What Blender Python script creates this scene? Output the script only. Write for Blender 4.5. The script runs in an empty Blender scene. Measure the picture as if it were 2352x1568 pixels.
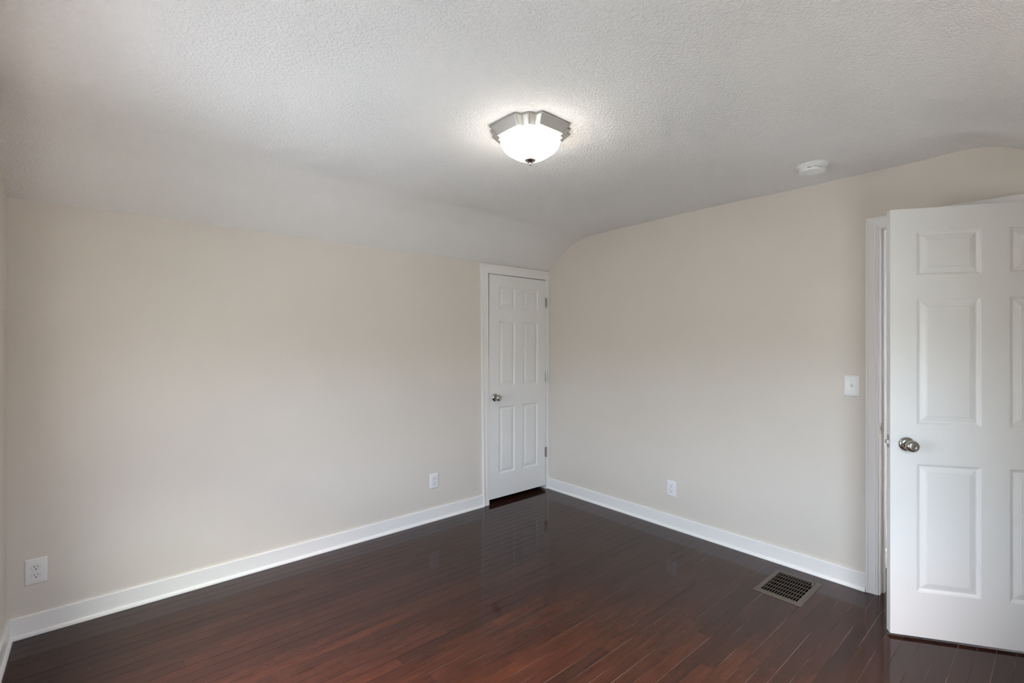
import bpy, bmesh, math, random
from mathutils import Vector, Matrix

S = bpy.context.scene
COL = S.collection
R = math.radians

# ------------------------------------------------------------------ camera
CAM_H = 1.41
cam_data = bpy.data.cameras.new('camera')
cam_data.sensor_width = 36.0
cam_data.lens = 1098.0 / 2352.0 * 36.0
cam_data.clip_start = 0.02
cam = bpy.data.objects.new('camera', cam_data)
COL.objects.link(cam)
cam.location = (0, 0, CAM_H)
cam.rotation_euler = (R(90), 0, R(-40.9))
S.camera = cam

# ------------------------------------------------------------------ render look
S.view_settings.view_transform = 'Standard'
S.view_settings.look = 'None'
S.view_settings.exposure = 0.04
S.view_settings.gamma = 1.0
S.view_settings.use_curve_mapping = False
try:
    S.cycles.use_denoising = True
    S.cycles.denoiser = 'OPENIMAGEDENOISE'
    S.cycles.denoising_input_passes = 'RGB_ALBEDO_NORMAL'
    S.cycles.max_bounces = 14
    S.cycles.diffuse_bounces = 9
    S.cycles.glossy_bounces = 5
    S.cycles.sample_clamp_indirect = 0.0
    S.cycles.sample_clamp_direct = 0.0
    S.cycles.caustics_reflective = False
    S.cycles.caustics_refractive = False
except Exception:
    pass

# ------------------------------------------------------------------ daylight outside the left window and the added front one
# bright hazy sky overhead, dim trees and houses at the horizon, pale ground; one side of the house is brighter
SKY = 26.0
LAMP = 24.0
W_ELEV = (0.0, 0.26, 0.31, 0.50, 0.545, 0.74, 0.78, 1.0)          # (sin(elevation) + 1) / 2
G1, H1, S1, Z1_ = (0.399, 0.472, 0.526), (0.276, 0.311, 0.318), (0.678, 0.81, 0.955), (2.69, 2.36, 2.39)
G2, H2, S2, Z2_ = (0.072, 0.105, 0.112), (0.215, 0.237, 0.235), (0.434, 0.484, 0.565), (2.155, 2.379, 2.16)
w = bpy.data.worlds.new('sky')
S.world = w
w.use_nodes = True
nt = w.node_tree
nt.nodes.clear()
tc = nt.nodes.new('ShaderNodeTexCoord')
sx = nt.nodes.new('ShaderNodeSeparateXYZ')
mr = nt.nodes.new('ShaderNodeMapRange')
bg = nt.nodes.new('ShaderNodeBackground')
wo = nt.nodes.new('ShaderNodeOutputWorld')
nt.links.new(tc.outputs['Generated'], sx.inputs[0])
nt.links.new(sx.outputs['Z'], mr.inputs['Value'])
mr.inputs['From Min'].default_value = -1
mr.inputs['From Max'].default_value = 1
def sky_ramp(g, h, k, z):
    rp = nt.nodes.new('ShaderNodeValToRGB')
    nt.links.new(mr.outputs[0], rp.inputs[0])
    e = rp.color_ramp.elements
    cols = (g, g, h, h, k, k, z, z)
    e[0].position, e[0].color = W_ELEV[0], (*cols[0], 1)
    e[1].position, e[1].color = W_ELEV[-1], (*cols[-1], 1)
    for p_, c_ in list(zip(W_ELEV, cols))[1:-1]:
        q = e.new(p_)
        q.color = (*c_, 1)
    return rp.outputs[0]
sd_ = nt.nodes.new('ShaderNodeMath')
sd_.operation = 'SUBTRACT'
nt.links.new(sx.outputs['X'], sd_.inputs[0])
nt.links.new(sx.outputs['Y'], sd_.inputs[1])
az = nt.nodes.new('ShaderNodeMapRange')
az.inputs['From Min'].default_value = -0.3
az.inputs['From Max'].default_value = 0.3
nt.links.new(sd_.outputs[0], az.inputs['Value'])
mxw = nt.nodes.new('ShaderNodeMix')
mxw.data_type = 'RGBA'
nt.links.new(az.outputs[0], mxw.inputs[0])
nt.links.new(sky_ramp(G1, H1, S1, Z1_), mxw.inputs[6])
nt.links.new(sky_ramp(G2, H2, S2, Z2_), mxw.inputs[7])
nt.links.new(mxw.outputs[2], bg.inputs['Color'])
bg.inputs['Strength'].default_value = SKY
nt.links.new(bg.outputs[0], wo.inputs['Surface'])

# ------------------------------------------------------------------ room dimensions
XL, XR = -0.325, 3.285          # left wall, right wall
YF, YB = -0.20, 3.255           # front wall (behind camera), back wall
WZ0, WZ1 = 0.50, 1.60           # both windows
WY0, WY1 = 1.30, 2.30           # window in the left wall
WX0, WX1 = 0.95, 1.95           # added unseen window in the front wall, for fill light

def portal(name, loc, rot, sx_, sy_):
    pl = bpy.data.lights.new(name, 'AREA')
    pl.shape = 'RECTANGLE'
    pl.size = sx_
    pl.size_y = sy_
    pl.cycles.is_portal = True
    po = bpy.data.objects.new(name, pl)
    COL.objects.link(po)
    po.location = loc
    po.rotation_euler = rot
portal('window_daylight', (XL - 0.13, (WY0 + WY1) / 2, (WZ0 + WZ1) / 2), (0, R(-90), 0), WZ1 - WZ0, WY1 - WY0)
portal('window_daylight', ((WX0 + WX1) / 2, YF - 0.13, (WZ0 + WZ1) / 2), (R(90), 0, 0), WX1 - WX0, WZ1 - WZ0)  # portal for the added front window's fill daylight

# ------------------------------------------------------------------ materials
def lin(c):
    return tuple((v / 255 / 12.92) if v / 255 <= 0.04045 else ((v / 255 + 0.055) / 1.055) ** 2.4 for v in c)

class NT:
    def __init__(s, name):
        s.m = bpy.data.materials.new(name)
        s.m.use_nodes = True
        s.t = s.m.node_tree
        s.t.nodes.clear()
        s.out = s.t.nodes.new('ShaderNodeOutputMaterial')
    def n(s, typ, **kw):
        o = s.t.nodes.new('ShaderNode' + typ)
        for k, v in kw.items():
            if k in ('i',):
                for kk, vv in v.items():
                    s.put(o, kk, vv)
            else:
                setattr(o, k, v)
        return o
    def put(s, node, sock, val):
        inp = node.inputs[sock]
        if isinstance(val, bpy.types.NodeSocket):
            s.t.links.new(val, inp)
        else:
            inp.default_value = val
    def math(s, op, a, b=0.0, c=None):
        o = s.n('Math', operation=op)
        s.put(o, 0, a)
        s.put(o, 1, b)
        if c is not None:
            s.put(o, 2, c)
        return o.outputs[0]
    def mix(s, fac, a, b, blend='MIX'):
        o = s.n('Mix', data_type='RGBA', blend_type=blend)
        s.put(o, 0, fac)
        s.put(o, 6, a if isinstance(a, bpy.types.NodeSocket) else (*a[:3], 1))
        s.put(o, 7, b if isinstance(b, bpy.types.NodeSocket) else (*b[:3], 1))
        return o.outputs[2]
    def noise(s, vec, scale, detail=3, rough=0.5, dim='3D'):
        o = s.n('TexNoise', noise_dimensions=dim)
        s.put(o, 'Vector', vec)
        s.put(o, 'Scale', scale)
        s.put(o, 'Detail', detail)
        s.put(o, 'Roughness', rough)
        return o.outputs[0]
    def ramp(s, fac, lo, hi, a=0.0, b=1.0):
        o = s.n('MapRange')
        o.clamp = True
        s.put(o, 0, fac)
        s.put(o, 1, lo)
        s.put(o, 2, hi)
        s.put(o, 3, a)
        s.put(o, 4, b)
        return o.outputs[0]
    def pos(s):
        return s.n('NewGeometry').outputs['Position']
    def objco(s):
        return s.n('TexCoord').outputs['Object']
    def bump(s, h, strength, dist, normal=None):
        o = s.n('Bump')
        s.put(o, 'Height', h)
        s.put(o, 'Strength', strength)
        s.put(o, 'Distance', dist)
        if normal is not None:
            s.put(o, 'Normal', normal)
        return o.outputs[0]
    def pbr(s, color, rough=0.5, metal=0.0, normal=None, spec=0.5, coat=0.0, coat_rough=0.05, **kw):
        o = s.n('BsdfPrincipled')
        s.put(o, 'Base Color', color if isinstance(color, bpy.types.NodeSocket) else (*color[:3], 1))
        s.put(o, 'Roughness', rough)
        s.put(o, 'Metallic', metal)
        s.put(o, 'Specular IOR Level', spec)
        s.put(o, 'Coat Weight', coat)
        s.put(o, 'Coat Roughness', coat_rough)
        if normal is not None:
            s.put(o, 'Normal', normal)
        for k, v in kw.items():
            s.put(o, k.replace('_', ' '), v)
        s.t.links.new(o.outputs[0], s.out.inputs[0])
        return s.m

def simple(name, col, rough=0.5, metal=0.0, bump=None, spec=0.5):
    t = NT(name)
    nrm = None
    if bump:
        sc, st, di = bump
        nrm = t.bump(t.noise(t.objco(), sc, 3), st, di)
    return t.pbr(col, rough, metal, nrm, spec)

def mat_wall():
    t = NT('beige_wall_paint')
    p = t.pos()
    a = t.noise(p, 190, 3, 0.6)
    b = t.noise(p, 6, 2)
    h = t.math('ADD', a, t.math('MULTIPLY', b, 3.0))
    col = t.mix(t.ramp(t.noise(p, 1.3, 3), 0.3, 0.7), (0.660, 0.612, 0.553), (0.685, 0.637, 0.573))
    return t.pbr(col, 0.55, 0, t.bump(h, 0.10, 0.002), spec=0.3)

def mat_ceiling():
    t = NT('textured_ceiling_paint')
    p = t.pos()
    sep = t.n('SeparateXYZ')
    t.put(sep, 0, p)
    y = sep.outputs[1]
    # heavier popcorn on the flat, smoother patched plaster on the slope and in patches
    rough_zone = t.ramp(y, 2.45, 2.95, 1.0, 0.35)
    patch = t.ramp(t.noise(p, 2.2, 3), 0.38, 0.62, 0.55, 1.15)
    amp = t.math('MULTIPLY', rough_zone, patch)
    a = t.noise(p, 100, 2, 0.6)
    a = t.ramp(a, 0.40, 0.66)
    b = t.noise(p, 230, 2, 0.5)
    h = t.math('ADD', a, t.math('MULTIPLY', b, 0.95))
    h = t.math('MULTIPLY', h, amp)
    nrm = t.bump(h, 0.60, 0.0042)
    col = t.mix(t.ramp(t.noise(p, 1.1, 3), 0.3, 0.7), (0.745, 0.725, 0.705), (0.775, 0.757, 0.737))
    # nail-head nick on the slope
    d = t.n('VectorMath', operation='DISTANCE')
    t.put(d, 0, p)
    t.put(d, 1, (0.205, 2.985, 2.27))
    col = t.mix(t.ramp(d.outputs['Value'], 0.0045, 0.006, 1, 0), col, (0.05, 0.045, 0.04))
    return t.pbr(col, 0.85, 0, nrm, spec=0.2)

def mat_trim(name, col, rough, grain=False):
    t = NT(name)
    o = t.objco()
    if grain:
        mp = t.n('Mapping')
        t.put(mp, 0, o)
        t.put(mp, 'Scale', (420, 420, 9))
        h = t.noise(mp.outputs[0], 1.0, 3, 0.6)
        mp2 = t.n('Mapping')
        t.put(mp2, 0, o)
        t.put(mp2, 'Scale', (60, 60, 2.2))
        h = t.math('ADD', h, t.noise(mp2.outputs[0], 1.0, 2))
        nrm = t.bump(h, 0.22, 0.0011)
    else:
        nrm = t.bump(t.noise(o, 60, 2), 0.06, 0.001)
    return t.pbr(col, rough, 0, nrm, spec=0.45)

BW = 0.0603
def mat_floor():
    t = NT('dark_stained_strip_floor')
    p = t.pos()
    sep = t.n('SeparateXYZ')
    t.put(sep, 0, p)
    x, y = sep.outputs[0], sep.outputs[1]
    v = t.math('DIVIDE', t.math('SUBTRACT', y, 0.200 - BW * 20), BW)
    row = t.math('FLOOR', v)
    fr = t.math('SUBTRACT', v, row)
    wn = t.n('TexWhiteNoise', noise_dimensions='1D')
    t.put(wn, 'W', row)
    off = t.math('MULTIPLY', wn.outputs[0], 2.3)
    u = t.math('DIVIDE', t.math('ADD', x, off), 1.15)
    seg = t.math('FLOOR', u)
    fu = t.math('SUBTRACT', u, seg)
    cmb = t.n('CombineXYZ')
    t.put(cmb, 0, seg)
    t.put(cmb, 1, row)
    wb = t.n('TexWhiteNoise', noise_dimensions='2D')
    t.put(wb, 'Vector', cmb.outputs[0])
    rnd = wb.outputs[0]
    # wood grain, stretched along the board and shifted per board
    gv = t.n('CombineXYZ')
    t.put(gv, 0, t.math('MULTIPLY', x, 3.0))
    t.put(gv, 1, t.math('MULTIPLY', y, 60.0))
    t.put(gv, 2, t.math('MULTIPLY', rnd, 30.0))
    grain = t.noise(gv.outputs[0], 1.0, 5, 0.65)
    gv2 = t.n('CombineXYZ')
    t.put(gv2, 0, t.math('MULTIPLY', x, 1.6))
    t.put(gv2, 1, t.math('MULTIPLY', y, 7.0))
    t.put(gv2, 2, t.math('MULTIPLY', rnd, 6.0))
    blotch = t.noise(gv2.outputs[0], 1.0, 4, 0.55)
    dark = (0.033, 0.0135, 0.0100)
    mid = (0.047, 0.0180, 0.0122)
    red = (0.090, 0.0205, 0.0095)
    col = t.mix(t.ramp(rnd, 0.1, 0.9), dark, mid)
    # worn reddish field in the middle of the room
    d = t.n('VectorMath', operation='DISTANCE')
    sc = t.n('VectorMath', operation='MULTIPLY')
    t.put(sc, 0, p)
    t.put(sc, 1, (0.85, 1.0, 0))
    t.put(d, 0, sc.outputs[0])
    t.put(d, 1, (0.84, 1.10, 0))
    wear = t.ramp(d.outputs['Value'], 0.20, 1.25, 1.0, 0.05)
    wear = t.math('MULTIPLY', wear, t.ramp(t.math('ADD', t.math('MULTIPLY', blotch, 0.9), t.math('MULTIPLY', rnd, 0.26)), 0.30, 0.90))
    col = t.mix(wear, col, red)
    spot = t.ramp(t.math('ADD', blotch, t.math('MULTIPLY', grain, 0.25)), 0.62, 0.95)
    col = t.mix(t.math('MULTIPLY', t.math('MULTIPLY', spot, wear), 0.8), col, (0.155, 0.044, 0.014))
    col = t.mix(t.ramp(grain, 0.35, 0.70, 0.0, 0.45), col, (0.010, 0.0048, 0.0036))
    scuff = t.ramp(t.noise(p, 7.5, 6, 0.7), 0.56, 0.72, 0.0, 0.30)
    col = t.mix(scuff, col, (0.060, 0.030, 0.019))
    mv = t.n('CombineXYZ')
    t.put(mv, 0, t.math('MULTIPLY', x, 7.0))
    t.put(mv, 1, t.math('MULTIPLY', y, 26.0))
    t.put(mv, 2, t.math('MULTIPLY', rnd, 3.0))
    mott = t.ramp(t.noise(mv.outputs[0], 1.0, 6, 0.68), 0.32, 0.70, 0.78, 1.20)
    sv = t.n('CombineXYZ')
    t.put(sv, 0, t.math('MULTIPLY', x, 1.1))
    t.put(sv, 1, t.math('MULTIPLY', y, 15.0))
    streak = t.ramp(t.noise(sv.outputs[0], 1.0, 4, 0.6), 0.54, 0.76)
    col = t.mix(t.math('MULTIPLY', t.math('MULTIPLY', streak, wear), 0.9), col, (0.165, 0.050, 0.0165))
    col = t.mix(1.0, col, t.n('CombineXYZ', i={0: mott, 1: mott, 2: mott}).outputs[0], 'MULTIPLY')
    # gaps between boards: mostly dark, with pale lines stronger toward the front
    edge = t.math('ABSOLUTE', t.math('SUBTRACT', fr, 0.5))
    gapw = t.ramp(edge, 0.479, 0.487)
    ends = t.math('ABSOLUTE', t.math('SUBTRACT', fu, 0.5))
    gape = t.ramp(ends, 0.4990, 0.4994)
    gap = t.math('MAXIMUM', gapw, t.math('MULTIPLY', gape, 0.35))
    fine = t.ramp(edge, 0.489, 0.495)
    gn = t.n('CombineXYZ')
    t.put(gn, 0, t.math('MULTIPLY', x, 2.6))
    t.put(gn, 1, t.math('MULTIPLY', t.math('ROUND', v), 7.31))
    gap = t.math('MULTIPLY', gap, t.ramp(t.noise(gn.outputs[0], 0.7, 3), 0.36, 0.58, 0.30, 1.0))
    gap = t.math('MULTIPLY', gap, t.ramp(y, 0.7, 2.2, 0.5, 1.0))
    col = t.mix(gap, col, (0.006, 0.004, 0.003))
    pale_gap = t.ramp(t.noise(gn.outputs[0], 1.0, 4), 0.47, 0.60)
    near = t.ramp(y, 1.2, 2.3, 1.0, 0.08)
    pale_gap = t.math('MULTIPLY', pale_gap, near)
    col = t.mix(t.math('MULTIPLY', fine, pale_gap), col, (0.27, 0.20, 0.16))
    # scattered paint specks
    vo = t.n('TexVoronoi')
    t.put(vo, 'Vector', p)
    t.put(vo, 'Scale', 14.0)
    wv = t.n('TexWhiteNoise', noise_dimensions='3D')
    t.put(wv, 'Vector', vo.outputs['Color'])
    rad = t.ramp(wv.outputs[0], 0.45, 1.0, 0.0, 0.024)
    speck = t.math('LESS_THAN', vo.outputs['Distance'], rad)
    col = t.mix(t.math('MULTIPLY', speck, 0.75), col, (0.5, 0.46, 0.42))
    # varnish: glossy, slightly wavy and cupped from board to board
    cup = t.math('POWER', t.math('MULTIPLY', t.math('SUBTRACT', fr, 0.5), 2.0), 2.0)
    gw = t.n('CombineXYZ')
    t.put(gw, 0, t.math('MULTIPLY', x, 9.0))
    t.put(gw, 1, t.math('MULTIPLY', y, 24.0))
    t.put(gw, 2, t.math('MULTIPLY', rnd, 9.0))
    wave = t.noise(gw.outputs[0], 1.0, 2)
    h = t.math('ADD', t.math('MULTIPLY', cup, 0.25), t.math('MULTIPLY', wave, 0.5))
    h = t.math('ADD', h, t.math('MULTIPLY', grain, 0.05))
    h = t.math('SUBTRACT', h, t.math('MULTIPLY', gap, 1.2))
    nrm = t.bump(h, 0.30, 0.0009)
    rough = t.ramp(t.noise(p, 5, 3), 0.3, 0.75, 0.06, 0.12)
    rough = t.math('ADD', rough, t.math('MULTIPLY', wear, 0.08))
    rough = t.math('MAXIMUM', rough, t.math('MULTIPLY', gap, 0.9))
    spec = t.math('MULTIPLY', t.math('SUBTRACT', 1.0, t.math('MULTIPLY', gap, 0.95)), 0.28)
    return t.pbr(col, rough, 0, nrm, spec=spec)

def mat_nickel(name, col, rough):
    t = NT(name)
    n = t.noise(t.objco(), 300, 2)
    return t.pbr(col, t.ramp(n, 0.2, 0.8, rough * 0.8, rough * 1.2), 1.0)

def mat_glow():
    t = NT('lit_frosted_glass')
    return t.pbr((0.9, 0.88, 0.84), 0.35, 0, None, 0.5, Emission_Color=(1.0, 0.93, 0.84, 1), Emission_Strength=LAMP)

def mat_pane():
    t = NT('window_glass')
    a = t.n('BsdfTransparent')
    g = t.n('BsdfGlossy')
    t.put(g, 'Roughness', 0.0)
    m = t.n('MixShader')
    t.put(m, 0, 0.06)
    t.t.links.new(a.outputs[0], m.inputs[1])
    t.t.links.new(g.outputs[0], m.inputs[2])
    t.t.links.new(m.outputs[0], t.out.inputs[0])
    return t.m

M = dict(
    wall=mat_wall(), ceil=mat_ceiling(), floor=mat_floor(),
    trim=mat_trim('white_trim_paint', (0.815, 0.80, 0.782), 0.35),
    door=mat_trim('white_door_paint', (0.79, 0.78, 0.765), 0.38, True),
    nickel=mat_nickel('satin_nickel', (0.44, 0.42, 0.385), 0.24),
    brushed=mat_nickel('brushed_nickel', (0.58, 0.55, 0.51), 0.52),
    dark=simple('dark_slot', (0.012, 0.010, 0.010), 0.6),
    plastic=simple('white_plastic', (0.78, 0.77, 0.76), 0.28),
    plastic2=simple('white_receptacle_plastic', (0.76, 0.76, 0.76), 0.32),
    detector=simple('detector_plastic', (0.78, 0.78, 0.77), 0.45),
    gap=simple('receptacle_gap', (0.42, 0.42, 0.42), 0.6),
    ink=simple('grey_print', (0.04, 0.04, 0.04), 0.7),
    bronze=simple('brown_register_paint', (0.098, 0.075, 0.058), 0.45, 0.2, (140, 0.1, 0.001)),
    duct=simple('duct_shade_dark', (0.010, 0.007, 0.007), 0.8, 0.0, None, 0.1),  # duct parts colored near-black to put shade into the register openings
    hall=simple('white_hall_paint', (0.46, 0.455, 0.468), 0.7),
    closet=simple('closet_shade_dark', (0.06, 0.055, 0.05), 0.9),  # closet colored dark to stand in for shade under the door
    glow=mat_glow(), pane=mat_pane(),
)

# ------------------------------------------------------------------ mesh helpers
def tag(o, label=None, cat=None, group=None, kind=None):
    if label: o['label'] = label
    if cat: o['category'] = cat
    if group: o['group'] = group
    if kind: o['kind'] = kind
    return o

def obj(name, bm, mat, parent=None, smooth=None):
    me = bpy.data.meshes.new(name)
    bmesh.ops.recalc_face_normals(bm, faces=bm.faces)
    bm.to_mesh(me)
    bm.free()
    me.materials.append(M[mat] if isinstance(mat, str) else mat)
    o = bpy.data.objects.new(name, me)
    COL.objects.link(o)
    if parent is not None:
        o.parent = parent
    if smooth is not None:
        for pl_ in me.polygons:
            pl_.use_smooth = True
        if smooth < 180:
            me.set_sharp_from_angle(angle=R(smooth))
    return o

def empty(name, loc, rz=0.0):
    o = bpy.data.objects.new(name, None)
    o.empty_display_size = 0.05
    COL.objects.link(o)
    o.location = loc
    o.rotation_euler = (0, 0, rz)
    return o

def box(bm, a, b, bevel=0.0, seg=2):
    r = bmesh.ops.create_cube(bm, size=1.0)
    vs = r['verts']
    a, b = Vector(a), Vector(b)
    for v in vs:
        v.co = Vector(((a[i] + b[i]) / 2 + v.co[i] * (b[i] - a[i]) for i in range(3)))
    if bevel:
        es = list({e_ for v in vs for e_ in v.link_edges})
        bmesh.ops.bevel(bm, geom=es, offset=bevel, segments=seg, affect='EDGES', profile=0.5)
    return vs

def newbox(a, b, bevel=0.0, seg=2):
    bm = bmesh.new()
    box(bm, a, b, bevel, seg)
    return bm

def extrude_poly(bm, pts, origin, ax, ay, az, length):
    """closed 2D profile pts (in ax, ay) swept from origin along az by length"""
    ax, ay, az, origin = Vector(ax), Vector(ay), Vector(az), Vector(origin)
    A = [bm.verts.new(origin + ax * p[0] + ay * p[1]) for p in pts]
    B = [bm.verts.new(origin + ax * p[0] + ay * p[1] + az * length) for p in pts]
    n = len(pts)
    for i in range(n):
        bm.faces.new((A[i], A[(i + 1) % n], B[(i + 1) % n], B[i]))
    bm.faces.new(A)
    bm.faces.new(B)

def loft(bm, loops, cap0=True, cap1=True):
    rows = [[bm.verts.new(p) for p in L] for L in loops]
    n = len(rows[0])
    for a, b in zip(rows, rows[1:]):
        for i in range(n):
            bm.faces.new((a[i], a[(i + 1) % n], b[(i + 1) % n], b[i]))
    if cap0: bm.faces.new(rows[0])
    if cap1: bm.faces.new(rows[-1])

def lathe(bm, prof, seg=40, mat=None):
    """prof: (r, h) revolved about local +Z, then transformed by mat"""
    loops = []
    for r, h in prof:
        r = max(r, 1e-5)
        L = [Vector((r * math.cos(2 * math.pi * i / seg), r * math.sin(2 * math.pi * i / seg), h)) for i in range(seg)]
        loops.append([mat @ p for p in L] if mat else L)
    loft(bm, loops)

# ------------------------------------------------------------------ ceiling shape
PROF = [(-0.60, 1.80), (-0.20, 2.085), (0.02, 2.243), (0.122, 2.308), (0.197, 2.345), (0.272, 2.366), (0.351, 2.373),
        (0.45, 2.369), (0.80, 2.364), (1.20, 2.360), (1.60, 2.362), (2.00, 2.356), (2.437, 2.351), (2.68, 2.346),
        (2.766, 2.340), (2.842, 2.325), (2.91, 2.308), (2.973, 2.286), (3.08, 2.218), (3.184, 2.143), (3.255, 2.084), (3.60, 1.83)]
def prof(y):
    for i in range(len(PROF) - 1):
        (a, za), (b, zb) = PROF[i], PROF[i + 1]
        if y <= b or i == len(PROF) - 2:
            t = (y - a) / (b - a)
            p0 = PROF[max(i - 1, 0)]
            p3 = PROF[min(i + 2, len(PROF) - 1)]
            m1 = (zb - p0[1]) / (b - p0[0]) * (b - a)
            m2 = (p3[1] - za) / (p3[0] - a) * (b - a)
            t2, t3 = t * t, t * t * t
            return za * (2 * t3 - 3 * t2 + 1) + m1 * (t3 - 2 * t2 + t) + zb * (-2 * t3 + 3 * t2) + m2 * (t3 - t2)
def ceil_z(x, y):
    k = 1.0 - 0.26 * min(max((2.6 - x) / 2.9, 0), 1)
    yy = y
    if 2.3 < y < 3.255:
        yy = 2.3 + 0.955 * ((y - 2.3) / 0.955) ** k
    z = prof(yy)
    z += 0.006 * math.exp(-((yy - 2.80) / 0.075) ** 2) * min(max((3.0 - x) / 0.5, 0), 1)
    und = 0.0022 * math.sin(3.1 * x + 1.0) * math.sin(2.7 * y + 0.4) + 0.0014 * math.sin(6.3 * x + 2.2 * y) + 0.0008 * math.sin(11 * y - 4.0 * x)
    und += 0.0007 * math.sin(23 * x + 9 * y + 1.3 * math.sin(7 * y)) + 0.0005 * math.sin(31 * y - 17 * x)
    z += und + (2.6 - x) * 0.0015
    return z

# ------------------------------------------------------------------ room shell
bm = bmesh.new()
xs = [XL - 0.1 + i * (XR - XL + 0.2) / 150 for i in range(151)]
ys = [YF - 0.1 + i * (YB - YF + 0.2) / 180 for i in range(181)]
G = [[bm.verts.new((x, y, ceil_z(x, y))) for y in ys] for x in xs]
T = [[bm.verts.new((x, y, 2.55)) for y in (ys[0], ys[-1])] for x in (xs[0], xs[-1])]
for i in range(150):
    for j in range(180):
        bm.faces.new((G[i][j], G[i][j + 1], G[i + 1][j + 1], G[i + 1][j]))
# closed slab above
bm.faces.new((T[0][0], T[1][0], T[1][1], T[0][1]))
bm.faces.new([T[0][0]] + [T[0][1]] + G[0][::-1])
bm.faces.new([T[1][1], T[1][0]] + G[-1])
bm.faces.new([T[1][0], T[0][0]] + [G[i][0] for i in range(151)])
bm.faces.new([T[0][1], T[1][1]] + [G[i][-1] for i in range(150, -1, -1)])
ceiling = obj('ceiling', bm, 'ceil', smooth=50)
tag(ceiling, 'white textured plaster ceiling, flat in the middle and sloping down at the sides', 'ceiling', kind='structure')

# floor with a hole for the register
VX0, VX1, VY0, VY1 = 2.848, 3.150, 0.938, 1.138       # duct hole
bm = bmesh.new()
gx = [-0.45, VX0, VX1, 4.6]
gy = [-0.9, VY0, VY1, 4.1]
V = [[bm.verts.new((x, y, 0)) for y in gy] for x in gx]
for i in range(3):
    for j in range(3):
        if (i, j) != (1, 1):
            bm.faces.new((V[i][j], V[i + 1][j], V[i + 1][j + 1], V[i][j + 1]))
ext = bmesh.ops.extrude_face_region(bm, geom=list(bm.faces))
bmesh.ops.translate(bm, vec=(0, 0, -0.02), verts=[g for g in ext['geom'] if isinstance(g, bmesh.types.BMVert)])
floor = obj('floor', bm, 'floor')
tag(floor, 'glossy dark reddish brown strip wood floor', 'floor', kind='structure')

def wall_boxes(name, boxes, mat, label):
    bm = bmesh.new()
    for a, b in boxes:
        box(bm, a, b)
    return tag(obj(name, bm, mat), label, 'wall', kind='structure')

TOP = 2.45
CX0, CX1, CZ = 2.520, 3.262, 2.012       # closet opening
DY0, DY1, DZ = -0.118, 0.690, 2.062      # room door opening
wall_boxes('wall_back', [((XL - 0.11, YB, -0.01), (CX0, YB + 0.11, TOP)), ((CX1, YB, -0.01), (XR + 0.11, YB + 0.11, TOP)),
                         ((CX0, YB, CZ), (CX1, YB + 0.11, TOP))], 'wall', 'beige painted wall with the narrow closet door at its right end')
wall_boxes('wall_right', [((XR, DY1, -0.01), (XR + 0.11, YB, TOP)), ((XR, YF - 0.11, -0.01), (XR + 0.11, DY0, TOP)),
                          ((XR, DY0, DZ), (XR + 0.11, DY1, TOP))], 'wall', 'beige painted wall with the light switch and the open door')
wall_boxes('wall_left', [((XL - 0.11, WY1, -0.01), (XL, YB, TOP)), ((XL - 0.11, YF - 0.11, -0.01), (XL, WY0, TOP)),
                         ((XL - 0.11, WY0, -0.01), (XL, WY1, WZ0)), ((XL - 0.11, WY0, WZ1), (XL, WY1, TOP))],
           'wall', 'beige wall seen as a thin sliver at the left edge')
wall_boxes('wall_front', [((XL, YF - 0.11, -0.01), (WX0, YF, TOP)), ((WX1, YF - 0.11, -0.01), (XR, YF, TOP)),
                          ((WX0, YF - 0.11, -0.01), (WX1, YF, WZ0)), ((WX0, YF - 0.11, WZ1), (WX1, YF, TOP))], 'wall', 'low beige wall behind the camera')

# closet and hallway beyond the doors
wall_boxes('wall_closet', [((2.36, YB + 0.11, -0.01), (2.44, 3.96, TOP)), ((XR + 0.03, YB + 0.11, -0.01), (XR + 0.11, 3.96, TOP)),
                           ((2.36, 3.96, -0.01), (XR + 0.11, 4.04, TOP)), ((2.36, YB + 0.11, 2.30), (XR + 0.11, 4.04, 2.38))],
           'closet', 'closet interior colored dark for its shade, behind the closed narrow door')
HX1 = 4.45
wall_boxes('wall_hall', [((XR + 0.11, 0.735, -0.01), (HX1 + 0.1, 0.835, TOP)), ((HX1, -0.80, -0.01), (HX1 + 0.1, 0.735, TOP)),
                         ((XR + 0.11, -0.90, -0.01), (HX1 + 0.1, -0.80, TOP)), ((XR + 0.11, -0.80, 2.36), (HX1, 0.735, 2.45))],
           'hall', 'white hallway wall glimpsed through the gap beside the open door')
bm = newbox((XR + 0.125, 0.723, 0.0), (HX1, 0.735, 0.11), 0.003)
tag(obj('baseboard_hall', bm, 'trim'), 'white baseboard in the hallway beyond the open door', 'baseboard', kind='structure')
hl = bpy.data.lights.new('hall_fill_light', 'POINT')  # added unseen light that brightens the hallway sliver
hl.energy = 1.0
hl.color = (1.0, 0.95, 0.92)
hl.shadow_soft_size = 0.12
ho = bpy.data.objects.new('hall_fill_light', hl)
COL.objects.link(ho)
ho.location = (3.95, 0.05, 2.15)

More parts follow.
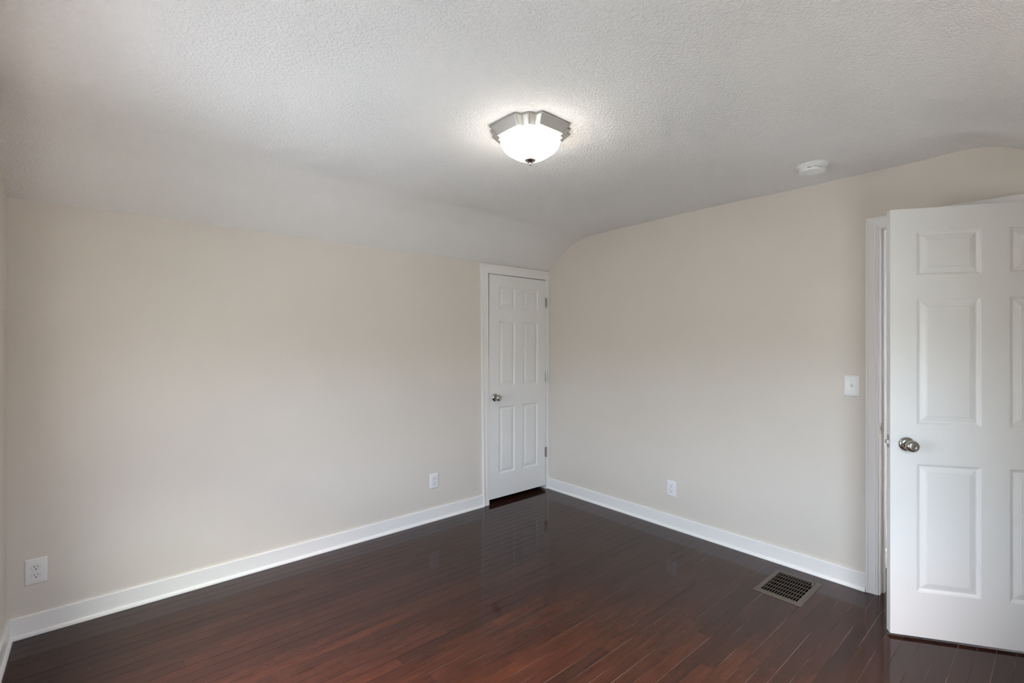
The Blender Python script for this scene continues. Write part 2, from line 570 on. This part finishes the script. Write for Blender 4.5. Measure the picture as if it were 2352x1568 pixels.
# ------------------------------------------------------------------ baseboards: board plus a shoe moulding
def baseboard(name, p0, direction, inward, length, label, h=0.100):
    bmb = bmesh.new()
    pts = [(0, 0), (0.012, 0), (0.012, h - 0.004), (0.0105, h - 0.0012), (0.008, h), (0, h)]
    extrude_poly(bmb, pts, p0, inward, (0, 0, 1), direction, length)
    b = tag(obj(name, bmb, 'trim'), label, 'baseboard', kind='structure')
    bms = bmesh.new()
    q = [(0.012, 0), (0.0235, 0)] + [(0.012 + 0.0115 * math.cos(R(a)), 0.003 + 0.0155 * math.sin(R(a))) for a in range(0, 91, 15)]
    extrude_poly(bms, q, p0, inward, (0, 0, 1), direction, length)
    obj('shoe_molding', bms, 'trim', b, smooth=40)
    return b
baseboard('baseboard_back', (XL + 0.0115, YB, 0), (1, 0, 0), (0, -1, 0), 2.492 - XL - 0.0115, 'white baseboard along the back wall, ending at the closet door casing')
baseboard('baseboard_right', (XR, 0.733, 0), (0, 1, 0), (-1, 0, 0), YB - 0.733, 'white baseboard along the right wall, from the corner to the open door')
baseboard('baseboard_left', (XL, YF, 0), (0, 1, 0), (1, 0, 0), YB - YF, 'white baseboard on the left wall at the lower left corner')
baseboard('baseboard_front', (XL + 0.0235, YF, 0), (1, 0, 0), (0, 1, 0), XR - 0.03 - XL, 'white baseboard behind the camera')

# ------------------------------------------------------------------ six panel doors
def door_slab(W, H, T, us, zs, ring):
    """front at y=0 (facing -y), thickness to +y; us/zs: panel spans"""
    bm = bmesh.new()
    def face_side(y0, sgn):
        ub = [0.0] + [q for s in us for q in s] + [W]
        zb = [0.0] + [q for s in zs for q in s] + [H]
        P = {}
        def vert(u, d, z):
            k = (round(u, 5), round(d, 5), round(z, 5))
            if k not in P:
                P[k] = bm.verts.new((u, y0 + sgn * d, z))
            return P[k]
        for i in range(len(ub) - 1):
            for j in range(len(zb) - 1):
                u0, u1, z0, z1 = ub[i], ub[i + 1], zb[j], zb[j + 1]
                if i % 2 == 1 and j % 2 == 1:
                    prev = None
                    for off, dep in ring:
                        L = [vert(u0 + off, dep, z0 + off), vert(u1 - off, dep, z0 + off), vert(u1 - off, dep, z1 - off), vert(u0 + off, dep, z1 - off)]
                        if prev:
                            for k in range(4):
                                bm.faces.new((prev[k], prev[(k + 1) % 4], L[(k + 1) % 4], L[k]))
                        prev = L
                    bm.faces.new(prev)
                else:
                    bm.faces.new((vert(u0, 0, z0), vert(u1, 0, z0), vert(u1, 0, z1), vert(u0, 0, z1)))
        return vert, ub, zb
    fv, ub, zb = face_side(0.0, 1)
    bv, _, _ = face_side(T, -1)
    for a, b in zip(ub, ub[1:]):
        for z in (0.0, H):
            bm.faces.new((fv(a, 0, z), fv(b, 0, z), bv(b, 0, z), bv(a, 0, z)))
    for a, b in zip(zb, zb[1:]):
        for u in (0.0, W):
            bm.faces.new((fv(u, 0, a), fv(u, 0, b), bv(u, 0, b), bv(u, 0, a)))
    return bm

RING = [(0.0, 0.0), (0.0025, 0.0012), (0.005, 0.0018), (0.0062, 0.0042), (0.0085, 0.0055), (0.0100, 0.0082), (0.0140, 0.0096),
        (0.0180, 0.0092), (0.037, 0.0036), (0.0405, 0.0034), (0.0420, 0.0018), (0.0440, 0.0016)]

def knob(parent, u, z, lock):
    """door knob whose axis points out of the door front (-y)"""
    mt = Matrix.Translation((u, 0, z)) @ Matrix.Rotation(R(90), 4, 'X')
    k = bmesh.new()
    lathe(k, [(0.0, 0.030), (0.0115, 0.030), (0.0125, 0.034), (0.017, 0.037), (0.0235, 0.042), (0.0268, 0.048), (0.0275, 0.053), (0.0262, 0.059),
              (0.0225, 0.0645), (0.0175, 0.0672), (0.0155, 0.0678), (0.0, 0.0678)], 48, mt)
    ko = obj('door_knob', k, 'nickel', parent, smooth=40)
    r = bmesh.new()
    lathe(r, [(0.0, 0.0), (0.0325, 0.0), (0.0335, 0.0025), (0.032, 0.006), (0.027, 0.0105), (0.019, 0.0135), (0.0128, 0.0145), (0.0122, 0.031), (0.0, 0.031)], 48, mt)
    obj('rosette', r, 'nickel', ko, smooth=40)
    if lock:
        l = bmesh.new()
        lathe(l, [(0.0, 0.0676), (0.0108, 0.0676), (0.0112, 0.0690), (0.0100, 0.0698), (0.0085, 0.0690), (0.0075, 0.0688), (0.0, 0.0688)], 32, mt)
        obj('lock_cylinder', l, 'nickel', ko, smooth=30)
        s = bmesh.new()
        box(s, (u - 0.0010, -0.0693, z - 0.0042), (u + 0.0010, -0.0680, z + 0.0042))
        tag(obj('keyhole', s, 'dark', ko), 'dark keyhole slot')
        h = bmesh.new()
        lathe(h, [(0.0, 0.0), (0.0022, 0.0), (0.0022, 0.0142), (0.0, 0.0142)], 12, Matrix.Translation((-0.0205, 0, -0.002)))
        h.free()
        g = bmesh.new()
        lathe(g, [(0.0, 0.0090), (0.0028, 0.0092), (0.0028, 0.0136), (0.0, 0.0140)], 16, mt @ Matrix.Translation((-0.0215, 0.003, 0)))
        tag(obj('release_hole', g, 'dark', ko, smooth=30), 'small dark release hole in the rosette')
    return ko

# closet door (closed)
cW, cH = 0.688, 1.952
door_c = obj('door_1', door_slab(cW, cH, 0.035, [(0.110, 0.300), (0.395, 0.585)],
             [(0.205, 0.796), (0.972, 1.549), (1.657, 1.849)], RING), 'door')
door_c.location = (2.5465, YB - 0.008, 0.042)
door_c.rotation_euler = (0, R(0.25), 0)
tag(door_c, 'narrow white six-panel closet door, closed, in the far corner', 'door', kind='structure')
knob(door_c, 0.066, 0.880, False)
def hinge(parent, u, z):
    h = bmesh.new()
    for k in range(3):
        lathe(h, [(0.0, 0.0), (0.0066, 0.0), (0.0066, 0.0292), (0.0, 0.0292)], 20, Matrix.Translation((u, -0.006, z - 0.0445 + k * 0.0297)))
    lathe(h, [(0.0, 0.0), (0.0045, 0.0), (0.0052, 0.003), (0.0, 0.005)], 16, Matrix.Translation((u, -0.006, z + 0.0445)))
    lathe(h, [(0.0, 0.0), (0.0030, 0.001), (0.0045, 0.004), (0.0, 0.004)], 16, Matrix.Translation((u, -0.006, z - 0.0485)))
    ho_ = obj('hinge', h, 'nickel', parent, smooth=40)
    lf = bmesh.new()
    box(lf, (u - 0.0095, -0.0016, z - 0.0445), (u - 0.003, 0.0006, z + 0.0445))
    box(lf, (u + 0.003, -0.0016, z - 0.0445), (u + 0.0125, 0.0006, z + 0.0445))
    obj('hinge_leaf', lf, 'nickel', ho_)
for z in (0.316, 1.030, 1.741):
    hinge(door_c, cW + 0.0015, z)

# closet casing: thin side strip, head running to the corner, jambs and stops
tc_ = empty('trim_1', (2.49, YB, 0))
tag(tc_, 'white casing around the narrow closet door', 'trim', kind='structure')
def lean_strip(x0t, x0b, x1t, x1b, z0, z1, y0, y1):
    b = bmesh.new()
    vs = box(b, (0, y0, z0), (1, y1, z1))
    for v in vs:
        f = (v.co.z) / 2.06
        lo = x0b + (x0t - x0b) * f
        hi = x1b + (x1t - x1b) * f
        v.co.x = lo if v.co.x < 0.5 else hi
    bmesh.ops.bevel(b, geom=list(b.edges), offset=0.0015, segments=2, affect='EDGES')
    return b
def child(o, parent):
    o.parent = parent
    o.matrix_parent_inverse = Matrix.Translation(parent.location).inverted()
    return o
YBf = YB - 0.015
bmx = lean_strip(2.458, 2.488, 2.540, 2.552, 0.0, 2.000, YB - 0.012, YB + 0.002)
child(obj('side_casing', bmx, 'trim'), tc_)
child(obj('casing_bead', lean_strip(2.458, 2.488, 2.471, 2.501, 0.0, 2.0595, YB - 0.019, YB - 0.010), 'trim'), tc_)
child(obj('casing_bead', lean_strip(2.505, 2.524, 2.513, 2.532, 0.0, 1.999, YB - 0.0145, YB - 0.010), 'trim'), tc_)
child(obj('head_casing', newbox((2.4585, YB - 0.012, 1.999), (XR - 0.001, YB + 0.002, 2.076), 0.0015), 'trim'), tc_)
child(obj('casing_bead', newbox((2.4585, YB - 0.019, 2.060), (XR - 0.001, YB - 0.010, 2.0765), 0.002), 'trim'), tc_)
child(obj('side_casing', newbox((3.243, YB - 0.010, 0.0), (XR - 0.001, YB + 0.002, 2.002), 0.0015), 'trim'), tc_)
jm = bmesh.new()
box(jm, (CX0, YB, 0), (CX0 + 0.018, YB + 0.11, CZ))
box(jm, (CX1 - 0.016, YB, 0), (CX1, YB + 0.11, CZ))
box(jm, (CX0 + 0.018, YB, CZ - 0.014), (CX1 - 0.016, YB + 0.11, CZ))
child(obj('jamb', jm, 'trim'), tc_)

# room door (open into the room)
A = Vector((2.871, 0.545, 0.014))
du = Vector((0.55, -0.835, 0)).normalized()
rW, rH = 0.760, 2.026
door_r = obj('door_2', door_slab(rW, rH, 0.035, [(0.106, 0.356), (0.460, 0.654)], [(0.212, 0.818), (1.003, 1.601), (1.708, 1.918)],
             RING), 'door')
door_r.location = A
door_r.rotation_euler = (0, 0, math.atan2(du.y, du.x))
tag(door_r, 'white six-panel door swung open into the room at the right edge', 'door', kind='structure')
knob(door_r, 0.066, 0.908, True)
lb = bmesh.new()
box(lb, (-0.0012, 0.005, 0.884), (0.002, 0.030, 0.946), 0.0004, 1)
lp = tag(obj('latch_plate', lb, 'brushed', door_r), 'steel latch plate on the door edge')
lb = bmesh.new()
box(lb, (-0.0115, 0.010, 0.9045), (0.0, 0.024, 0.9225), 0.001, 1)
obj('latch_bolt', lb, 'brushed', lp)
sc_ = bmesh.new()
for zz in (0.890, 0.940):
    lathe(sc_, [(0, 0), (0.0028, 0), (0.0022, 0.0008), (0, 0.0008)], 14, Matrix.Translation((-0.0012, 0.0175, zz)) @ Matrix.Rotation(R(-90), 4, 'Y'))
obj('screw', sc_, 'nickel', lp)

# room door casing (colonial profile), jambs, stops, strike plate
tr = empty('trim_2', (XR, 0.7, 0))
tag(tr, 'white moulded casing and jamb of the open doorway', 'trim', kind='structure')
CASE = [(0, 0), (0.057, 0), (0.057, 0.0135), (0.0555, 0.0165), (0.0525, 0.0175), (0.0475, 0.0168), (0.0455, 0.0140), (0.0425, 0.0135),
        (0.030, 0.0118), (0.0195, 0.0105), (0.0165, 0.0118), (0.0135, 0.0120), (0.0115, 0.0100), (0.0045, 0.0088), (0.0015, 0.0075), (0, 0.005)]
def casing_frame(y_in0, y_in1, z_in):
    """mitred casing around an opening on the right wall; profile distance measured outward from the opening"""
    b = bmesh.new()
    n = len(CASE)
    loops = []
    for (sy, yy, zz, sz) in ((1, y_in1, 0.0, 0), (1, y_in1, z_in, 1), (-1, y_in0, z_in, 1), (-1, y_in0, 0.0, 0)):
        loops.append([Vector((XR - t_, yy + sy * d_, zz + sz * d_)) for d_, t_ in CASE])
    parts = []
    for i in range(3):
        bb = bmesh.new()
        loft(bb, [loops[i], loops[i + 1]])
        parts.append(bb)
    return parts
cp = casing_frame(-0.106, 0.675, 2.046)
for nm, bb in zip(('side_casing', 'head_casing', 'side_casing'), cp):
    child(obj(nm, bb, 'trim'), tr)
jb = bmesh.new()
box(jb, (XR - 0.001, 0.669, 0), (XR + 0.115, 0.690, 2.062))
box(jb, (XR - 0.001, -0.118, 0), (XR + 0.115, -0.100, 2.062))
box(jb, (XR - 0.001, -0.100, 2.041), (XR + 0.115, 0.669, 2.062))
child(obj('jamb', jb, 'trim'), tr)
st = bmesh.new()
box(st, (XR + 0.040, 0.658, 0), (XR + 0.075, 0.669, 2.041), 0.002)
box(st, (XR + 0.040, -0.100, 2.030), (XR + 0.075, 0.658, 2.041), 0.002)
box(st, (XR + 0.040, -0.100, 0), (XR + 0.075, -0.089, 2.030), 0.002)
child(obj('door_stop', st, 'trim'), tr)
sp = bmesh.new()
box(sp, (XR + 0.001, 0.6675, 0.893), (XR + 0.029, 0.6695, 0.955), 0.0006, 1)
spo = child(obj('strike_plate', sp, 'brushed'), tr)
tag(spo, 'steel strike plate')
sp = bmesh.new()
box(sp, (XR + 0.010, 0.6668, 0.912), (XR + 0.022, 0.6680, 0.936))
sl = obj('strike_hole', sp, 'dark')
sl.parent = spo

# ------------------------------------------------------------------ windows outside the picture: left wall, plus an added front one for fill light
def window(name, loc, rz, wd, label):
    """built facing +y in its own frame (room side), sill at z=0"""
    t = empty(name, loc, rz)
    tag(t, label, 'window', kind='structure')
    h_ = WZ1 - WZ0
    a_, b_ = -wd / 2, wd / 2
    fb = bmesh.new()
    for p, q in (((a_, -0.11, 0), (a_ + 0.03, 0, h_)), ((b_ - 0.03, -0.11, 0), (b_, 0, h_)), ((a_ + 0.03, -0.11, h_ - 0.03), (b_ - 0.03, 0, h_)), ((a_ + 0.03, -0.11, 0), (b_ - 0.03, 0, 0.03))):
        box(fb, p, q)
    for p, q in (((a_ - 0.06, 0, -0.03), (a_ + 0.005, 0.014, h_ + 0.06)), ((b_ - 0.005, 0, -0.03), (b_ + 0.06, 0.014, h_ + 0.06)), ((a_ + 0.005, 0, h_ - 0.005), (b_ - 0.005, 0.014, h_ + 0.06))):
        box(fb, p, q)
    obj('window_frame', fb, 'trim', t)
    for z0, z1, y_ in ((0.03, h_ / 2 + 0.018, -0.05), (h_ / 2 - 0.018, h_ - 0.03, -0.08)):
        sb = bmesh.new()
        w_ = 0.035
        for p, q in (((a_ + 0.03, y_ - 0.012, z0), (a_ + 0.03 + w_, y_ + 0.012, z1)), ((b_ - 0.03 - w_, y_ - 0.012, z0), (b_ - 0.03, y_ + 0.012, z1)),
                     ((a_ + 0.03 + w_, y_ - 0.012, z0), (b_ - 0.03 - w_, y_ + 0.012, z0 + w_)), ((a_ + 0.03 + w_, y_ - 0.012, z1 - w_), (b_ - 0.03 - w_, y_ + 0.012, z1))):
            box(sb, p, q)
        so = obj('sash', sb, 'trim', t)
        obj('pane', newbox((a_ + 0.03 + w_, y_ - 0.002, z0 + w_), (b_ - 0.03 - w_, y_ + 0.002, z1 - w_)), 'pane', so)
    obj('sill', newbox((a_ - 0.07, 0, -0.03), (b_ + 0.07, 0.045, 0.0), 0.004), 'trim', t)
window('window_1', (XL, (WY0 + WY1) / 2, WZ0), R(-90), WY1 - WY0, 'white double-hung window in the left wall, outside the picture')
window('fill_window', ((WX0 + WX1) / 2, YF, WZ0), 0, WX1 - WX0, 'white double-hung window added unseen behind the camera as fill light')

# ------------------------------------------------------------------ electrical outlets
def rounded_rect(w_, h_, r_, seg=6):
    pts = []
    for cx_, cz_, a0 in ((w_ / 2 - r_, h_ / 2 - r_, 0), (-w_ / 2 + r_, h_ / 2 - r_, 90), (-w_ / 2 + r_, -h_ / 2 + r_, 180), (w_ / 2 - r_, -h_ / 2 + r_, 270)):
        for k in range(seg + 1):
            a = R(a0 + 90 * k / seg)
            pts.append((cx_ + r_ * math.cos(a), cz_ + r_ * math.sin(a)))
    return pts
def plate(bm, w_, h_, d_=0.0055):
    loops = []
    for ins, dep in ((0, 0.0), (0, 0.0012), (0.0012, 0.0032), (0.0035, 0.0047), (0.0065, d_)):
        loops.append([Vector((x, -dep, z)) for x, z in rounded_rect(w_ - 2 * ins, h_ - 2 * ins, 0.004)])
    loft(bm, loops)
def recept_pts(rad=0.0172, flat=0.0142, seg=40):
    pts = []
    for k in range(seg):
        a = 2 * math.pi * k / seg
        pts.append((rad * math.cos(a), max(-flat, min(flat, rad * math.sin(a)))))
    return pts
def outlet(loc, rz, w_, h_, label):
    t = empty('electrical_outlet', loc, rz)
    tag(t, label, 'outlet', 'electrical outlets on the walls')
    bp = bmesh.new()
    plate(bp, w_, h_)
    obj('cover_plate', bp, 'plastic', t, smooth=35)
    for dz in (0.0195, -0.0195):
        g = bmesh.new()
        q = recept_pts()
        loft(g, [[Vector((x, -0.0050, z + dz)) for x, z in q], [Vector((x, -0.0068, z + dz)) for x, z in q],
                 [Vector((x * 0.96, -0.0074, z * 0.96 + dz)) for x, z in q]])
        r_ = obj('receptacle', g, 'plastic2', t, smooth=35)
        for sx_, hh in ((-0.0063, 0.0042), (0.0063, 0.0034)):
            s_ = newbox((sx_ - 0.0011, -0.00765, dz + 0.0035 - hh), (sx_ + 0.0011, -0.0070, dz + 0.0035 + hh))
            obj('slot', s_, 'dark', r_)
        s_ = bmesh.new()
        lathe(s_, [(0, 0), (0.0026, 0), (0.0026, 0.0007), (0, 0.0007)], 18, Matrix.Translation((0, -0.0070, dz - 0.0078)) @ Matrix.Rotation(R(90), 4, 'X'))
        obj('ground_hole', s_, 'dark', r_)
        gr = bmesh.new()
        q1, q2 = recept_pts(0.0178, 0.0148), recept_pts(0.0173, 0.0143)
        for a_, b_ in ((q1, q2),):
            A1 = [gr.verts.new((x, -0.00565, z + dz)) for x, z in a_]
            B1 = [gr.verts.new((x, -0.00565, z + dz)) for x, z in b_]
            for k in range(len(A1)):
                gr.faces.new((A1[k], A1[(k + 1) % len(A1)], B1[(k + 1) % len(A1)], B1[k]))
        obj('gap_line', gr, 'gap', r_)
    sc = bmesh.new()
    lathe(sc, [(0, 0), (0.0028, 0), (0.0024, 0.0009), (0, 0.0011)], 18, Matrix.Translation((0, -0.0055, 0)) @ Matrix.Rotation(R(90), 4, 'X'))
    obj('screw', sc, 'plastic2', t, smooth=35)
    return t
outlet((-0.2255, YB, 0.301), 0, 0.0795, 0.1235, 'white duplex outlet low on the back wall at the far left')
outlet((2.006, YB, 0.311), 0, 0.0795, 0.1175, 'white duplex outlet low on the back wall just left of the closet door')
outlet((XR, 1.946, 0.298), R(-90), 0.0775, 0.1185, 'white duplex outlet low on the right wall, above the baseboard')

# light switch
sw = empty('light_switch', (XR, 0.800, 1.154), R(-90))
tag(sw, 'white toggle light switch on the right wall beside the door casing', 'light switch')
bp = bmesh.new()
plate(bp, 0.0785, 0.120)
obj('cover_plate', bp, 'plastic', sw, smooth=35)
bp = bmesh.new()
loft(bp, [[Vector((sx_ * 0.0052, -0.0050, sz_ * 0.0120)) for sx_, sz_ in ((-1, -1), (1, -1), (1, 1), (-1, 1))],
          [Vector((sx_ * 0.0052, -0.0068, sz_ * 0.0120)) for sx_, sz_ in ((-1, -1), (1, -1), (1, 1), (-1, 1))],
          [Vector((sx_ * 0.0048, -0.0070, sz_ * 0.0116)) for sx_, sz_ in ((-1, -1), (1, -1), (1, 1), (-1, 1))]])
tg = obj('toggle_frame', bp, 'plastic2', sw)
bp = bmesh.new()
box(bp, (-0.0036, -0.019, -0.0062), (0.0036, -0.004, 0.0052), 0.0012)
bmesh.ops.rotate(bp, cent=(0, -0.006, 0), matrix=Matrix.Rotation(R(-28), 3, 'X'), verts=bp.verts)
obj('toggle', bp, 'plastic', sw, smooth=35)
for dz in (0.030, -0.030):
    sc = bmesh.new()
    lathe(sc, [(0, 0), (0.0034, 0), (0.0029, 0.0011), (0, 0.0013)], 18, Matrix.Translation((0, -0.0054, dz)) @ Matrix.Rotation(R(90), 4, 'X'))
    obj('screw', sc, 'plastic2', sw, smooth=35)

# ------------------------------------------------------------------ floor register
rg = empty('floor_register', (2.999, 1.036, 0))
tag(rg, 'brown metal floor register with a grid of openings by the right baseboard', 'floor vent')
def rel(o): return child(o, rg)
X0, X1, Y0, Y1 = 2.822, 3.174, 0.914, 1.160
fr = bmesh.new()
def rect(x0, x1, y0, y1, z): return [Vector((x0, y0, z)), Vector((x1, y0, z)), Vector((x1, y1, z)), Vector((x0, y1, z))]
loft(fr, [rect(X0, X1, Y0, Y1, 0.0005), rect(X0 + 0.001, X1 - 0.001, Y0 + 0.001, Y1 - 0.001, 0.003), rect(X0 + 0.008, X1 - 0.008, Y0 + 0.008, Y1 - 0.008, 0.0065),
          rect(VX0 - 0.001, VX1 + 0.001, VY0 + 0.001, VY1 - 0.001, 0.0068), rect(VX0 + 0.004, VX1 - 0.004, VY0 + 0.005, VY1 - 0.005, 0.0062),
          rect(VX0 + 0.004, VX1 - 0.004, VY0 + 0.005, VY1 - 0.005, -0.004), rect(VX0 + 0.001, VX1 - 0.001, VY0 + 0.001, VY1 - 0.001, -0.004),
          rect(VX0 + 0.001, VX1 - 0.001, VY0 + 0.001, VY1 - 0.001, 0.0005)], False, False)
# close underside
rel(obj('frame', fr, 'bronze'))
gl = bmesh.new()
for k in range(1, 14):
    y = VY0 + 0.005 + (VY1 - VY0 - 0.010) * k / 14
    box(gl, (VX0 + 0.003, y - 0.0009, 0.0025), (VX1 - 0.003, y + 0.0009, 0.0056))
for k in range(1, 6):
    x = VX0 + 0.004 + (VX1 - VX0 - 0.008) * k / 6
    box(gl, (x - 0.0011, VY0 + 0.004, 0.0015), (x + 0.0011, VY1 - 0.004, 0.0052))
rel(obj('grille', gl, 'bronze'))
dl = bmesh.new()
for k in range(7):
    y = VY0 + 0.018 + k * 0.0255
    b_ = bmesh.new()
    vs = box(dl, (VX0 + 0.01, y - 0.011, -0.034), (VX1 - 0.01, y + 0.011, -0.0325))
    bmesh.ops.rotate(dl, cent=(0, y, -0.033), matrix=Matrix.Rotation(R(35), 3, 'X'), verts=vs)
    b_.free()
rel(obj('damper_blade', dl, 'duct'))
dk = bmesh.new()
for a, b in (((VX0, VY0, -0.20), (VX0 + 0.002, VY1, -0.001)), ((VX1 - 0.002, VY0, -0.20), (VX1, VY1, -0.001)),
             ((VX0 + 0.002, VY0, -0.20), (VX1 - 0.002, VY0 + 0.002, -0.001)), ((VX0 + 0.002, VY1 - 0.002, -0.20), (VX1 - 0.002, VY1, -0.001)),
             ((VX0, VY0, -0.204), (VX1, VY1, -0.20))):
    box(dk, a, b)
rel(obj('duct_box', dk, 'duct'))
lv = newbox((VX1 - 0.020, VY0 + 0.012, -0.008), (VX1 - 0.008, VY0 + 0.020, 0.004), 0.001)
rel(obj('damper_lever', lv, 'brushed'))
sc = bmesh.new()
lathe(sc, [(0, 0), (0.0032, 0), (0.0026, 0.0010), (0, 0.0012)], 18, Matrix.Translation((VX1 + 0.003, VY0 + 0.012, 0.0066)))
rel(obj('screw', sc, 'dark'))

# ------------------------------------------------------------------ smoke detector
SDX, SDY = 2.915, 0.890
sdz = ceil_z(SDX, SDY)
sd = empty('smoke_detector', (SDX, SDY, sdz))
tag(sd, 'round white smoke detector on the ceiling near the right wall', 'smoke detector')
sd.rotation_euler = (0, 0, R(215))
FL = Matrix.Rotation(R(180), 4, 'X')      # profile heights count downwards
b = bmesh.new()
lathe(b, [(0, -0.004), (0.0725, -0.004), (0.0735, 0.004), (0.0715, 0.0075), (0.0690, 0.0085), (0.0685, 0.0110), (0.0655, 0.0120), (0.064, 0.0125), (0, 0.0125)], 72, FL)
obj('mounting_base', b, 'detector', sd, smooth=35)
b = bmesh.new()
lathe(b, [(0, 0.0115), (0.0620, 0.0115), (0.0620, 0.0170), (0.0612, 0.0175), (0.0608, 0.0180), (0.0612, 0.0190), (0.0605, 0.0360), (0.0590, 0.0392), (0.0560, 0.0405),
          (0.034, 0.0412), (0.033, 0.0432), (0.026, 0.0440), (0.0255, 0.0428), (0.0150, 0.0426), (0, 0.0428)], 72, FL)
bd = obj('cover', b, 'detector', sd, smooth=35)
b = bmesh.new()
lathe(b, [(0, 0.0425), (0.0135, 0.0425), (0.0140, 0.0440), (0.0125, 0.0452), (0, 0.0455)], 40, FL)
obj('test_button', b, 'plastic', sd, smooth=35)
b = bmesh.new()
random.seed(4)
for k in range(8):
    a = R(-60 + k * 17)
    box(b, (-0.004, -0.0011, -0.0435), (0.004, 0.0011, -0.0405))
    vs = b.verts[:] if False else list(b.verts)[-8:]
    for v in vs:
        v.co = Matrix.Rotation(a, 3, 'Z') @ (v.co + Vector((0.047, 0, 0)))
obj('vent_slot', b, 'detector', sd)
b = bmesh.new()
# rows of tiny print around the side
def print_row(bm_, z, a0, a1, hgt):
    a = a0
    while a < a1:
        wd = random.uniform(0.8, 2.6)
        for s0, s1 in ((a, a + wd),):
            r_ = 0.06115
            p = [(r_ * math.cos(R(t_)), r_ * math.sin(R(t_))) for t_ in (s0, s1)]
            f_ = [bm_.verts.new((p[0][0], p[0][1], z)), bm_.verts.new((p[1][0], p[1][1], z)), bm_.verts.new((p[1][0], p[1][1], z - hgt)), bm_.verts.new((p[0][0], p[0][1], z - hgt))]
            bm_.faces.new(f_)
        a += wd + random.uniform(0.5, 1.4)
rot0 = -215
cam_a = math.degrees(math.atan2(-SDY, -SDX))
c0 = cam_a + rot0
print_row(b, -0.0235, c0 - 20, c0 + 2, 0.0024)
print_row(b, -0.0275, c0 - 20, c0 - 4, 0.0024)
print_row(b, -0.0235, c0 + 8, c0 + 24, 0.0026)
print_row(b, -0.0280, c0 + 24, c0 + 46, 0.0024)
tag(obj('printed_text', b, 'ink', bd), 'rows of tiny dark print')
b = bmesh.new()
lathe(b, [(0, 0.0427), (0.0022, 0.0427), (0.0022, 0.0431), (0, 0.0431)], 14, FL @ Matrix.Translation((0.021 * math.cos(R(-(c0 + 5))), 0.021 * math.sin(R(-(c0 + 5))), 0)))
obj('indicator_hole', b, 'dark', bd)
b = newbox((-0.0035, -0.0015, -0.0185), (0.0035, 0.0045, -0.0075), 0.0008, 1)
for v in b.verts:
    v.co = Matrix.Rotation(R(c0 + 90), 3, 'Z') @ (v.co + Vector((0, -0.0655, 0)))
obj('release_tab', b, 'detector', sd)

# ------------------------------------------------------------------ ceiling light: stepped square pan with fluted corners, glass bowl, finial
LX, LY = 1.475, 1.577
lz = min(ceil_z(LX + a, LY + b) for a in (-0.15, 0, 0.15) for b in (-0.15, 0, 0.15)) - 0.001
lt = empty('ceiling_light', (LX, LY, lz))
tag(lt, 'square brushed nickel flush ceiling light with a glowing white glass bowl', 'ceiling light')
def fluted(a, c, amp, n_c=40, n_s=12):
    """square of half side a with corners cut by c; each cut is a row of three lobes"""
    pts = []
    corners = [((a, -a + c), (a, a - c), (a - c, a)), ((a - c, a), (-a + c, a), (-a, a - c)), ((-a, a - c), (-a, -a + c), (-a + c, -a)), ((-a + c, -a), (a - c, -a), (a, -a + c))]
    for s0, s1, e1 in corners:
        for k in range(n_s):
            t = k / n_s
            pts.append((s0[0] + (s1[0] - s0[0]) * t, s0[1] + (s1[1] - s0[1]) * t))
        dx, dy = e1[0] - s1[0], e1[1] - s1[1]
        L = math.hypot(dx, dy)
        nx, ny = dy / L, -dx / L
        for k in range(n_c):
            t = k / n_c
            # three rounded lobes with deep valleys between them
            off = -amp * math.sin(2 * math.pi * t) ** 2 * (1.0 if t < 0.5 else 1.0)
            pts.append((s1[0] + dx * t + nx * off, s1[1] + dy * t + ny * off))
    return pts
a0 = 0.1655
c0_ = 0.081
b = bmesh.new()
PANP = [(1.0, 0.006), (1.004, -0.003), (1.004, -0.0055), (0.988, -0.0075), (0.978, -0.009), (0.90, -0.0225), (0.830, -0.0345), (0.822, -0.0375), (0.800, -0.0380), (0.79, -0.030), (0.5, -0.02)]
loft(b, [[Vector((x, y, h)) for x, y in fluted(a0 * s, c0_ * s, 0.0130 * s)] for s, h in PANP])
obj('canopy_pan', b, 'brushed', lt, smooth=38)
b = bmesh.new()
def bowl(r_flat, mixv, h):
    sq = fluted(1.0, 0.42, 0.0)
    out = []
    for x, y in sq:
        ang = math.atan2(y, x)
        rs = math.hypot(x, y)
        r_ = r_flat * (rs * mixv + 1.06 * (1 - mixv))
        out.append(Vector((r_ * math.cos(ang), r_ * math.sin(ang), h)))
    return out
BW_ = [(0.119, 0.95, -0.026), (0.1200, 0.95, -0.036), (0.1205, 0.92, -0.044), (0.1195, 0.85, -0.054), (0.1165, 0.75, -0.066), (0.110, 0.60, -0.080), (0.101, 0.45, -0.093), (0.088, 0.30, -0.1055),
       (0.071, 0.2, -0.117), (0.050, 0.1, -0.1265), (0.028, 0.0, -0.1325), (0.010, 0.0, -0.1350)]
loft(b, [bowl(r_, m_, h) for r_, m_, h in BW_])
obj('glass_bowl', b, 'glow', lt, smooth=60)
b = bmesh.new()
lathe(b, [(0, -0.1290), (0.0240, -0.1320), (0.0252, -0.1345), (0.0225, -0.1385), (0.0150, -0.1425), (0.0085, -0.1450), (0.0050, -0.1465), (0.0038, -0.1490),
          (0.0055, -0.1505), (0.0062, -0.1530), (0.0050, -0.1560), (0.0, -0.1575)][::-1], 36)
obj('finial', b, 'nickel', lt, smooth=40)
